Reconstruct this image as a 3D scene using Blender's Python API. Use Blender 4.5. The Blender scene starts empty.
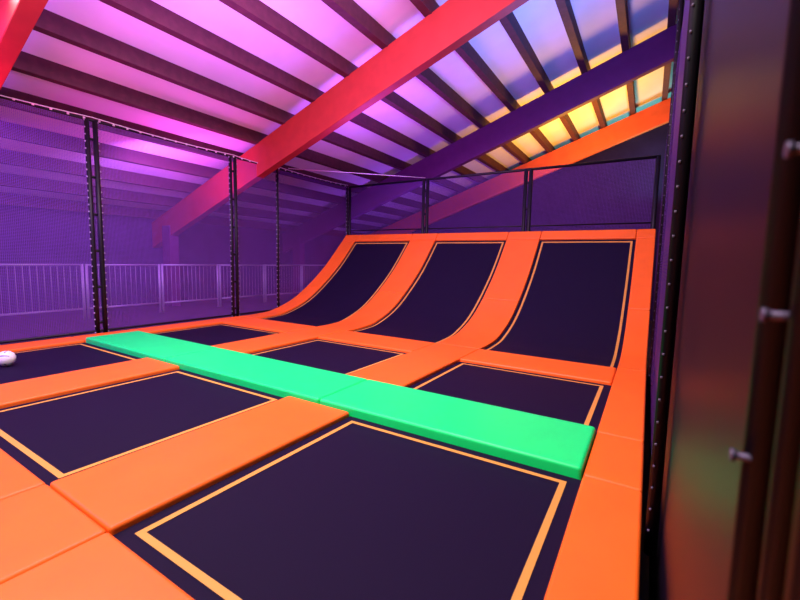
import bpy, bmesh, math, random
from mathutils import Vector, Matrix
random.seed(3)
S=1.5
scn=bpy.context.scene
try: scn.view_settings.view_transform='Standard'
except Exception: pass
COL=scn.collection
# ---------------- materials ----------------
def mat(name,col,rough=.5,metal=0,noise=0,nscale=20,bump=0,bscale=200,spec=.5,col2=None):
    m=bpy.data.materials.new(name);m.use_nodes=True;nt=m.node_tree;b=nt.nodes['Principled BSDF']
    b.inputs['Base Color'].default_value=(*col,1);b.inputs['Roughness'].default_value=rough
    b.inputs['Metallic'].default_value=metal;b.inputs['Specular IOR Level'].default_value=spec
    tc=nt.nodes.new('ShaderNodeTexCoord')
    if noise:
        n=nt.nodes.new('ShaderNodeTexNoise');n.inputs['Scale'].default_value=nscale;n.inputs['Detail'].default_value=5
        nt.links.new(tc.outputs['Object'],n.inputs['Vector'])
        r=nt.nodes.new('ShaderNodeValToRGB');r.color_ramp.elements[0].position=.35;r.color_ramp.elements[1].position=.7
        c2=col2 or tuple(c*(1-noise) for c in col)
        r.color_ramp.elements[0].color=(*c2,1);r.color_ramp.elements[1].color=(*col,1)
        nt.links.new(n.outputs['Fac'],r.inputs['Fac']);nt.links.new(r.outputs['Color'],b.inputs['Base Color'])
    if bump:
        n=nt.nodes.new('ShaderNodeTexNoise');n.inputs['Scale'].default_value=bscale;n.inputs['Detail'].default_value=3
        nt.links.new(tc.outputs['Object'],n.inputs['Vector'])
        bp=nt.nodes.new('ShaderNodeBump');bp.inputs['Strength'].default_value=bump;bp.inputs['Distance'].default_value=.01
        nt.links.new(n.outputs['Fac'],bp.inputs['Height']);nt.links.new(bp.outputs['Normal'],b.inputs['Normal'])
    return m
M_or=mat('orange_vinyl',(1.0,.175,.014),.42,noise=.08,nscale=3,bump=.15,bscale=6,spec=.35)
M_gr=mat('green_vinyl',(.006,1.0,.19),.42,noise=.05,nscale=3,bump=.15,bscale=6,spec=.3)
M_bed=mat('trampoline_fabric',(.008,.004,.022),.7,noise=.15,nscale=300,bump=.15,bscale=600,spec=.12)
M_line=mat('yellow_stitch_band',(.66,.34,.045),.6)
M_black=mat('black_steel',(.008,.006,.012),.5,spec=.3)
M_blackr=mat('black_matt_steel',(.004,.003,.006),.5,spec=.15)
M_deckside=mat('platform_black',(.01,.01,.012),.7)
M_beam=mat('red_glulam',(.4,.03,.02),.6,noise=.15,nscale=4,spec=.3)
M_beam2=mat('glulam_violet_lit',(.15,.025,.13),.6,noise=.12,nscale=4,spec=.3)  # same timber as the red beams, violet light put into its colour
M_beam3=mat('glulam_orange_lit',(.85,.13,.03),.55,noise=.12,nscale=4)  # same timber again, orange light worked into the base colour
M_purl=mat('dark_timber',(.1,.025,.035),.7,noise=.3,nscale=8)
M_ceil=mat('white_roof_deck',(.86,.8,.86),.7,noise=.12,nscale=.8)
M_wall=mat('purple_dark_wall',(.07,.035,.13),.75,noise=.3,nscale=1.5)
M_wallb=mat('back_dark_wall',(.045,.02,.08),.8,noise=.3,nscale=1.2,spec=.1)
M_wallr=mat('black_panel_wall',(.008,.004,.012),.42,noise=.3,nscale=1.5,spec=.22)
M_floor=mat('hall_floor',(.06,.045,.08),.45,noise=.3,nscale=2)
M_steel=mat('galvanised_steel',(.4,.36,.46),.45,metal=.3)
M_bolt=mat('dark_bolt_steel',(.09,.07,.14),.5,metal=.4)
M_rope=mat('white_rope',(.8,.75,.8),.7)
M_lace=mat('grey_lacing_cord',(.35,.28,.45),.7)
M_laced=mat('dark_lacing_cord',(.12,.1,.16),.7)
M_white=mat('ball_white',(.85,.85,.82),.45)
M_navy=mat('ball_navy',(.1,.12,.2),.45)
def netmat(name,col,s,w):
    m=bpy.data.materials.new(name);m.use_nodes=True;nt=m.node_tree;N=nt.nodes;L=nt.links
    b=N['Principled BSDF'];b.inputs['Base Color'].default_value=(*col,1);b.inputs['Roughness'].default_value=.9
    b.inputs['Specular IOR Level'].default_value=.1
    uv=N.new('ShaderNodeUVMap');sp=N.new('ShaderNodeSeparateXYZ');L.new(uv.outputs[0],sp.inputs[0])
    outs=[]
    for ax in (0,1):
        d=N.new('ShaderNodeMath');d.operation='DIVIDE';L.new(sp.outputs[ax],d.inputs[0]);d.inputs[1].default_value=s
        f=N.new('ShaderNodeMath');f.operation='FRACT';L.new(d.outputs[0],f.inputs[0])
        l=N.new('ShaderNodeMath');l.operation='LESS_THAN';L.new(f.outputs[0],l.inputs[0]);l.inputs[1].default_value=w
        outs.append(l)
    mx=N.new('ShaderNodeMath');mx.operation='MAXIMUM';L.new(outs[0].outputs[0],mx.inputs[0]);L.new(outs[1].outputs[0],mx.inputs[1])
    L.new(mx.outputs[0],b.inputs['Alpha'])
    return m
M_net=netmat('net_mesh',(.22,.08,.5),.024,.18)  # black cord coloured violet to carry the purple light on the net
M_netd=netmat('net_mesh_dark',(.13,.05,.28),.03,.17)  # purple light put into the cord colour here too, darker
# ---------------- helpers ----------------
def newobj(name,bm,mats,parent=None,smooth=False):
    me=bpy.data.meshes.new(name);bm.to_mesh(me);bm.free()
    for m in mats: me.materials.append(m)
    if smooth:
        for p in me.polygons:p.use_smooth=True
    o=bpy.data.objects.new(name,me);COL.objects.link(o)
    if parent:o.parent=parent
    return o
def empty(name,loc=(0,0,0)):
    o=bpy.data.objects.new(name,None);COL.objects.link(o);o.empty_display_size=.1;return o
def box(bm,a,b,mi=0):
    x0,y0,z0=[v*S for v in a];x1,y1,z1=[v*S for v in b]
    vs=[bm.verts.new(p) for p in [(x0,y0,z0),(x1,y0,z0),(x1,y1,z0),(x0,y1,z0),(x0,y0,z1),(x1,y0,z1),(x1,y1,z1),(x0,y1,z1)]]
    for f in [(0,3,2,1),(4,5,6,7),(0,1,5,4),(1,2,6,5),(2,3,7,6),(3,0,4,7)]:
        fc=bm.faces.new([vs[i] for i in f]);fc.material_index=mi
def tube(bm,pts,r,seg=8,mi=0):
    pts=[Vector(p)*S for p in pts];r*=S;rings=[]
    for i,p in enumerate(pts):
        d=(pts[min(i+1,len(pts)-1)]-pts[max(i-1,0)]).normalized()
        up=Vector((0,0,1)) if abs(d.z)<.9 else Vector((1,0,0))
        a=d.cross(up).normalized();b=d.cross(a)
        rings.append([bm.verts.new(p+(a*math.cos(t)+b*math.sin(t))*r) for t in [2*math.pi*k/seg for k in range(seg)]])
    for i in range(len(rings)-1):
        for k in range(seg):
            f=bm.faces.new([rings[i][k],rings[i][(k+1)%seg],rings[i+1][(k+1)%seg],rings[i+1][k]]);f.smooth=True;f.material_index=mi
    for rg,rev in ((rings[0],1),(rings[-1],0)):
        f=bm.faces.new(rg[::-1] if rev else rg);f.material_index=mi
def dense(pts,n=60):
    out=[]
    P=[pts[0]]+pts+[pts[-1]]
    for i in range(1,len(P)-2):
        p0,p1,p2,p3=[Vector(q) for q in P[i-1:i+3]]
        k=max(2,n//(len(pts)-1))
        for j in range(k):
            t=j/k
            out.append(.5*((2*p1)+(p2-p0)*t+(2*p0-5*p1+4*p2-p3)*t*t+(3*p1-p0-3*p2+p3)*t**3))
    out.append(Vector(pts[-1]));return out
class Prof:
    def __init__(s,pts):
        s.p=[Vector(q) for q in pts];s.s=[0]
        for i in range(1,len(s.p)):s.s.append(s.s[-1]+(s.p[i]-s.p[i-1]).length)
        s.L=s.s[-1]
    def at(s,t):
        t=max(0,min(s.L,t))
        for i in range(1,len(s.p)):
            if t<=s.s[i]+1e-9:
                k=(t-s.s[i-1])/(s.s[i]-s.s[i-1]);d=(s.p[i]-s.p[i-1]).normalized()
                return s.p[i-1].lerp(s.p[i],k),Vector((-d.y,d.x))
def samp(pr,s0,s1,n): return [pr.at(s0+(s1-s0)*i/n) for i in range(n+1)]
def ribbon(bm,xa,xb,pr,s0,s1,off,mi=0,n=30):
    L=[]
    for p,nn in samp(pr,s0,s1,n):
        q=p+nn*off;L.append((bm.verts.new((xa*S,q.x*S,q.y*S)),bm.verts.new((xb*S,q.x*S,q.y*S))))
    for i in range(n):
        f=bm.faces.new([L[i][0],L[i][1],L[i+1][1],L[i+1][0]]);f.material_index=mi;f.smooth=True
def strip(name,xa,xb,pr,s0,s1,top,bot,m,n=1,bev=.016,gap=.002):
    bm=bmesh.new();rings=[];s0+=gap;s1-=gap;xa,xb=xa+gap,xb-gap
    for p,nn in samp(pr,s0,s1,n):
        a=p+nn*top;b=p+nn*bot
        rings.append([bm.verts.new(v) for v in [(xa*S,b.x*S,b.y*S),(xb*S,b.x*S,b.y*S),(xb*S,a.x*S,a.y*S),(xa*S,a.x*S,a.y*S)]])
    for i in range(n):
        for k in range(4):
            bm.faces.new([rings[i][k],rings[i][(k+1)%4],rings[i+1][(k+1)%4],rings[i+1][k]])
    bm.faces.new(rings[0][::-1]);bm.faces.new(rings[-1])
    bmesh.ops.recalc_face_normals(bm,faces=bm.faces)
    o=newobj(name,bm,[m],smooth=True)
    md=o.modifiers.new('bevel','BEVEL');md.width=bev*S;md.segments=3;md.limit_method='ANGLE';md.angle_limit=math.radians(40)
    md.harden_normals=True
    return o
def flat(y0,y1): return Prof([(y0,0),(y1,0)])
# ---------------- layout (units of eye height) ----------------
x0=.0435;x1=-.2076;w=1.4123;p=.569
X=[x1,x1-w,x1-w-p,x1-2*w-p,x1-2*w-2*p,x1-3*w-2*p]
XL=X[5]-.36
y0,y1,y2,y3,y4=.6311,2.0355,2.6305,3.8338,4.42
PB=-.09
ramp=Prof(dense([(y4,0),(4.75,.003),(5.15,.05),(5.73,.27),(6.46,.78),(7.06,1.36),(7.25,1.56)]))
RS=ramp.L-.2
# ---------------- beds ----------------
def bed(name,xa,xb,pr,s0,s1,off=-.032,ins=.058,lw=.034,n=4):
    bm=bmesh.new()
    ribbon(bm,xa,xb,pr,s0,s1,off,0,n)
    o2=off+.003
    ribbon(bm,xa+ins,xa+ins+lw,pr,s0+ins,s1-ins,o2,1,n)
    ribbon(bm,xb-ins-lw,xb-ins,pr,s0+ins,s1-ins,o2,1,n)
    ribbon(bm,xa+ins+lw,xb-ins-lw,pr,s0+ins,s0+ins+lw,o2,1,max(1,n//8))
    ribbon(bm,xa+ins+lw,xb-ins-lw,pr,s1-ins-lw,s1-ins,o2,1,max(1,n//8))
    return newobj(name,bm,[M_bed,M_line])
cols=[(X[1],X[0]),(X[3],X[2]),(X[5],X[4])]
for xa,xb in cols:
    bed('trampoline_bed',xa,xb,flat(y0-.0,y1+.0),0,y1-y0,lw=.028)
    bed('trampoline_bed',xa,xb,flat(y2,y3),0,y3-y2,lw=.028)
    bed('ramp_trampoline_bed',xa,xb,ramp,0,RS,ins=.04,lw=.028,n=48)
# ---------------- pads ----------------
def padflat(xa,xb,ya,yb,m=M_or,top=0,bot=PB,name='safety_pad',bev=.016):
    return strip(name,xa,xb,flat(ya,yb),0,yb-ya,top,bot,m,bev=bev)
longs=[(X[0],x0),(X[2],X[1]),(X[4],X[3]),(XL,X[5])]
for a,b in longs:
    padflat(a,b,y0,y1);padflat(a,b,y2,y4)
    strip('ramp_side_pad',a,b,ramp,0,ramp.L*.5,0,PB,M_or,n=20)
    strip('ramp_side_pad',a,b,ramp,ramp.L*.5,RS,0,PB,M_or,n=14)
    strip('ramp_top_pad',a,b,ramp,RS,ramp.L,0,PB,M_or,n=3)
for a,b in cols:
    padflat(a,b,y3,y4)
    strip('ramp_top_pad',a,b,ramp,RS,ramp.L,0,PB,M_or,n=3)
for a,b in [(X[1],x0),(X[2],X[1]),(X[3],X[2]),(X[4],X[3]),(XL,X[4])]:
    padflat(a,b,-.1,y0);padflat(a,b,-1.0,-.1)
padflat(XL,X[5],y1,y2);padflat(X[0],x0,y1,y2)
def green(xa,xb):
    return padflat(xa,xb,y1,y2,M_gr,.03,-.08,'green_walkway_pad',.02)
gx=[X[5],(X[4]+X[3])/2,(X[2]+X[1])/2,X[0]]
for a,b in zip(gx[:-1],gx[1:]): green(a,b)
bm=bmesh.new()
box(bm,(XL,-1.0,-.6),(x0,y0-.02,PB-.005))
box(bm,(XL,y0-.02,-.6),(x0,y4,-.35))
newobj('trampoline_platform',bm,[M_deckside])
bm=bmesh.new()
L=[]
for q,nn in samp(ramp,0.02,ramp.L,40):
    a=q+nn*(-.1)
    L.append([bm.verts.new((XL*S,a.x*S,a.y*S)),bm.verts.new((x0*S,a.x*S,a.y*S)),bm.verts.new((XL*S,(a.x+.02)*S,-.6*S)),bm.verts.new((x0*S,(a.x+.02)*S,-.6*S))])
for i in range(40):
    A,B=L[i],L[i+1]
    bm.faces.new([A[0],A[1],B[1],B[0]]);bm.faces.new([A[0],B[0],B[2],A[2]]);bm.faces.new([A[1],A[3],B[3],B[1]])
bm.faces.new([L[-1][0],L[-1][1],L[-1][3],L[-1][2]])
newobj('ramp_support_structure',bm,[M_deckside])
# ---------------- nets ----------------
NH=2.65;XN=-6.0;YN=7.42;XR=.075
def netplane(par,a,b,z0,z1,m,name='net'):
    bm=bmesh.new();uvl=bm.loops.layers.uv.new('UVMap')
    A=Vector((*a,0))*S;B=Vector((*b,0))*S;Lg=(B-A).length
    vs=[bm.verts.new((A.x,A.y,z0*S)),bm.verts.new((B.x,B.y,z0*S)),bm.verts.new((B.x,B.y,z1*S)),bm.verts.new((A.x,A.y,z1*S))]
    f=bm.faces.new(vs)
    for l,u in zip(f.loops,[(0,0),(Lg,0),(Lg,(z1-z0)*S),(0,(z1-z0)*S)]): l[uvl].uv=u
    return newobj(name,bm,[m],par)
def lacedpost(par,x,y,z0,z1,along,dbl=True,r=.022,lace=True,kr=.006,mats=None):
    bm=bmesh.new();d=Vector(along)
    offs=[-.045,.045] if dbl else [0]
    for o in offs: tube(bm,[(x+d.x*o,y+d.y*o,z0),(x+d.x*o,y+d.y*o,z1)],r,10)
    if dbl:
        for k in range(6):
            z=z0+(z1-z0)*(k+.5)/6
            tube(bm,[(x-d.x*.045,y-d.y*.045,z),(x+d.x*.045,y+d.y*.045,z)],r*.6,8)
    if lace:
        for sg in (-1,1):
            z=z0+.1
            while z<z1:
                o=(.045 if dbl else 0)+r
                qx,qy=x+d.x*o*sg+(.012 if along==(0,1) and x<-1 else (-.012 if along==(0,1) else 0)),y+d.y*o*sg
                tube(bm,[(qx,qy,z-kr),(qx,qy,z+kr)],kr,6,1)
                z+=.085
    newobj('post',bm,mats or [M_black,M_lace],par)
nl=empty('safety_net')
ys=[-1.0,.4,2.375,4.37,5.31,YN-.07]
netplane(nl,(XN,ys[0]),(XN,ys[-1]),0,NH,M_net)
for i,y in enumerate(ys): lacedpost(nl,XN,y,-.1,NH,(0,1),dbl=(i in(2,3)),r=.028,kr=.009)
bm=bmesh.new();tube(bm,[(XN,ys[0],NH),(XN,ys[-1],NH)],.016);tube(bm,[(XN,ys[0],.02),(XN,ys[-1],.02)],.014);newobj('rail',bm,[M_black],nl)
bm=bmesh.new()
pts=[]
for a,b in zip(ys[:-1],ys[1:]):
    for k in range(8):
        t=k/8;pts.append((XN+.03,a+(b-a)*t,NH+.03-.025*4*t*(1-t)))
pts.append((XN+.03,ys[-1],NH+.03));tube(bm,pts,.006,6)
y=ys[0]+.1
while y<ys[-1]:
    tube(bm,[(XN+.02,y-.01,NH+.005),(XN+.02,y+.01,NH+.005)],.013,6);y+=.16
newobj('top_rope',bm,[M_rope],nl)
nb=empty('safety_net');xsb=[XN+.03,-4.0,-1.94,.0]
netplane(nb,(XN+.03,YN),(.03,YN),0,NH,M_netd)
for i,x in enumerate(xsb): lacedpost(nb,x,YN,-.1,NH,(1,0),dbl=(i in(1,2)),lace=False,r=.034)
bm=bmesh.new();tube(bm,[(XN+.03,YN,NH),(.03,YN,NH)],.024);tube(bm,[(XN+.03,YN,1.66),(.03,YN,1.66)],.012)
newobj('rail',bm,[M_black],nb)
bm=bmesh.new();tube(bm,[(XN+.1,5.5,NH+.03),(-4.0,YN-.03,NH+.03)],.007,6);newobj('guy_rope',bm,[M_rope],nb)
nr=empty('safety_net')
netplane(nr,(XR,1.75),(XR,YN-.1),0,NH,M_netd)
for y in (1.75,4.3): lacedpost(nr,XR,y,-.1,4.2,(0,1),dbl=False,r=.022,kr=.004,mats=[M_blackr,M_laced])
for y,r in ((.40,.014),(.335,.010),(.27,.014)): lacedpost(nr,XR+.01,y,-.1,4.2,(0,1),dbl=False,r=r,lace=False,mats=[M_blackr,M_laced])
bm=bmesh.new()
for y,z in ((.3256,1.069),(.342,.97),(.393,.855)):
    tube(bm,[(XR-.01,y,z),(XR+.012,y,z)],.003,10);tube(bm,[(XR-.012,y,z),(XR-.009,y,z)],.005,6)
newobj('bolts',bm,[M_bolt],nr)
# ---------------- room ----------------
SL=.35;ZC=3.8
def roofz(x,base): return 1+base+SL*x
XW=-9.6;YB=13.9;YF=-4;XRW=.14
def slab(name,vs,m):
    bm=bmesh.new();V=[bm.verts.new(Vector(v)*S) for v in vs];bm.faces.new(V);o=newobj(name,bm,[m])
    s=o.modifiers.new('s','SOLIDIFY');s.thickness=.1;s.offset=0;return o
bh=.28;bw=.075;pw=.058;ph=.1
ZD=ZC+bh+2*ph+.01
slab('ceiling',[(XW,YF,roofz(XW,ZD)),(1.5,YF,roofz(1.5,ZD)),(1.5,YB,roofz(1.5,ZD)),(XW,YB,roofz(XW,ZD))],M_ceil)
ZF=-.64
slab('floor',[(XW,YF,ZF),(1.5,YF,ZF),(1.5,YB,ZF),(XW,YB,ZF)],M_floor)
bm=bmesh.new();box(bm,(XW+.05,YF+.05,ZF+.04),(XL-.12,YB-.05,-.11));newobj('raised_walkway',bm,[M_floor])
slab('wall_left',[(XW,YF,ZF),(XW,YB,ZF),(XW,YB,roofz(XW,ZD)),(XW,YF,roofz(XW,ZD))],M_wall)
slab('wall_back',[(XW,YB,ZF),(1.5,YB,ZF),(1.5,YB,roofz(1.5,ZD)),(XW,YB,roofz(XW,ZD))],M_wallb)
slab('wall_front',[(XW,YF,ZF),(1.5,YF,ZF),(1.5,YF,roofz(1.5,ZD)),(XW,YF,roofz(XW,ZD))],M_wallb)
slab('wall_right',[(XRW,YF,ZF),(XRW,YN+.1,ZF),(XRW,YN+.1,roofz(XRW,ZD)),(XRW,YF,roofz(XRW,ZD))],M_wallr)
slab('wall_right_rear',[(1.5,YN,ZF),(1.5,YB,ZF),(1.5,YB,roofz(1.5,ZD)),(1.5,YN,roofz(1.5,ZD))],M_wallb)
for yb,mb in ((ZC*.36,M_beam),(4.93,M_beam),(ZC*2.294,M_beam2),(ZC*3.25,M_beam3)):
    bm=bmesh.new();xa=XW+.05;xb=.1 if yb<YN else 1.45
    V=[]
    for x in (xa,xb):
        for dy in (-bw,bw):
            for dz in (-bh,bh): V.append(bm.verts.new((x*S,(yb+dy)*S,(roofz(x,ZC)+dz)*S)))
    for f in [(0,1,3,2),(4,6,7,5),(0,4,5,1),(2,3,7,6),(0,2,6,4),(1,5,7,3)]: bm.faces.new([V[i] for i in f])
    if yb>ZC: box(bm,(XW+.5,yb-.1,-.1),(XW+.8,yb+.1,roofz(XW+.6,ZC)),1)
    o=newobj('glulam_roof_beam',bm,[mb,M_beam2]);md=o.modifiers.new('b','BEVEL');md.width=.012;md.segments=2
bm=bmesh.new()
x=-.64+.67*3
while x>XW+.2:
    if x<1.4:
        z=roofz(x,ZC+bh+ph)
        yend=YB-.05;ys0=YF+.05
        if x>XRW-.1: ys0=YN+.2
        box(bm,(x-pw,ys0,z-ph),(x+pw,yend,z+ph))
    x-=.67
newobj('roof_purlins',bm,[M_purl])
bm=bmesh.new();xr=-8.1
ya=-2.0
while ya<10:
    yb=ya+1.25
    for y in (ya+.03,yb-.03): tube(bm,[(xr,y,-.11),(xr,y,.84)],.022)
    for z in (.08,.82): tube(bm,[(xr,ya+.03,z),(xr,yb-.03,z)],.016)
    k=ya+.12
    while k<yb-.06:
        tube(bm,[(xr,k,.08),(xr,k,.82)],.0035,5);k+=.085
    ya=yb
newobj('metal_railing',bm,[M_steel])
bm=bmesh.new();bmesh.ops.create_uvsphere(bm,u_segments=36,v_segments=24,radius=.07*S)
for f in bm.faces:
    c=f.calc_center_median().normalized();f.smooth=True
    a=max(abs(c.x),abs(c.y),abs(c.z))
    t=c.y if a==abs(c.x) else (c.z if a==abs(c.y) else c.x)
    if .1<t<.3: f.material_index=1
o=newobj('volleyball',bm,[M_white,M_navy]);o.location=Vector((-4.93,1.19,.04))*S;o.rotation_euler=(1.5,.3,2.4)
# ---------------- lights ----------------
def area(name,loc,target,size,col,e):
    l=bpy.data.lights.new(name,'AREA');l.shape='DISK';l.size=size*S;l.color=col;l.energy=e
    o=bpy.data.objects.new(name,l);COL.objects.link(o);o.location=Vector(loc)*S
    d=(Vector(target)-Vector(loc));o.rotation_euler=d.to_track_quat('-Z','Y').to_euler();return o
area('ceiling_wash_magenta',(-5.6,.6,1.9),(-5.6,.6,9),.8,(1,.06,.55),120)
area('ceiling_wash_pink',(-6.5,4.0,1.9),(-6.3,4.0,9),.8,(.85,.07,.7),65)
area('ceiling_wash_violet',(-3.2,2.6,2.3),(-3.2,2.9,9),1,(.6,.16,1),235)
area('ceiling_wash_lilac',(-3.8,5.8,2.3),(-3.8,6.2,9),1,(.42,.1,1),155)
area('ceiling_wash_blue',(-1.0,5.7,2.8),(-1.0,6.0,9),.8,(.07,.22,1),230)
area('ceiling_wash_yellow',(-1.3,10.4,2.6),(-1.3,10.6,9),.8,(1,.45,.03),420)
area('ceiling_wash_green',(.1,12.7,2.8),(0,12.9,9),.6,(.2,.9,.8),80)
area('hall_lamp_front',(-1.5,-.6,4.2),(-2.2,1.5,0),1.2,(1,.9,.8),510)
area('hall_lamp_mid',(-4.0,1.3,3.2),(-3.4,2.8,0),1.2,(1,.85,.9),170)
area('hall_lamp_ramp',(-2.0,1.9,4.0),(-2.6,6.3,0.3),1,(1,.45,.95),470)
area('walkway_fill_violet',(-8.9,.0,2.0),(-8.4,3,0),.6,(.45,.12,1),150)  # added fill light behind the left net, no real fixture
area('walkway_fill_purple',(-6.6,3.4,2.3),(-9.5,6.5,.4),.6,(.45,.12,1),170)  # added fill to brighten the wall beyond the left net
area('net_wash_violet',(-4.6,-1.2,2.6),(-6.4,3.4,1.4),.6,(.36,.08,1),380)
area('rear_wash_violet',(-4.8,8.0,.6),(-6.4,13.6,1.8),1,(.35,.08,1),210)
wd=bpy.data.worlds.new('world');scn.world=wd;wd.use_nodes=True
wd.node_tree.nodes['Background'].inputs[0].default_value=(.25,.12,.5,1);wd.node_tree.nodes['Background'].inputs[1].default_value=.1
# ---------------- camera ----------------
f,pt,yw,rl=403.27,.0975,.5514,.0201
fw=Vector((-math.sin(yw)*math.cos(pt),math.cos(yw)*math.cos(pt),-math.sin(pt)))
r=Vector((math.cos(yw),math.sin(yw),0));u=r.cross(fw)
c,s=math.cos(rl),math.sin(rl)
r2=c*r+s*u;u2=-s*r+c*u
cam=bpy.data.cameras.new('camera');co=bpy.data.objects.new('camera',cam);COL.objects.link(co)
cam.sensor_width=36;cam.lens=36*f/800;cam.clip_start=.02
cam.dof.use_dof=True;cam.dof.focus_distance=6.0;cam.dof.aperture_fstop=2.8
Mx=Matrix((r2,u2,-fw)).transposed().to_4x4();Mx.translation=Vector((0,0,1))*S
co.matrix_world=Mx;scn.camera=co
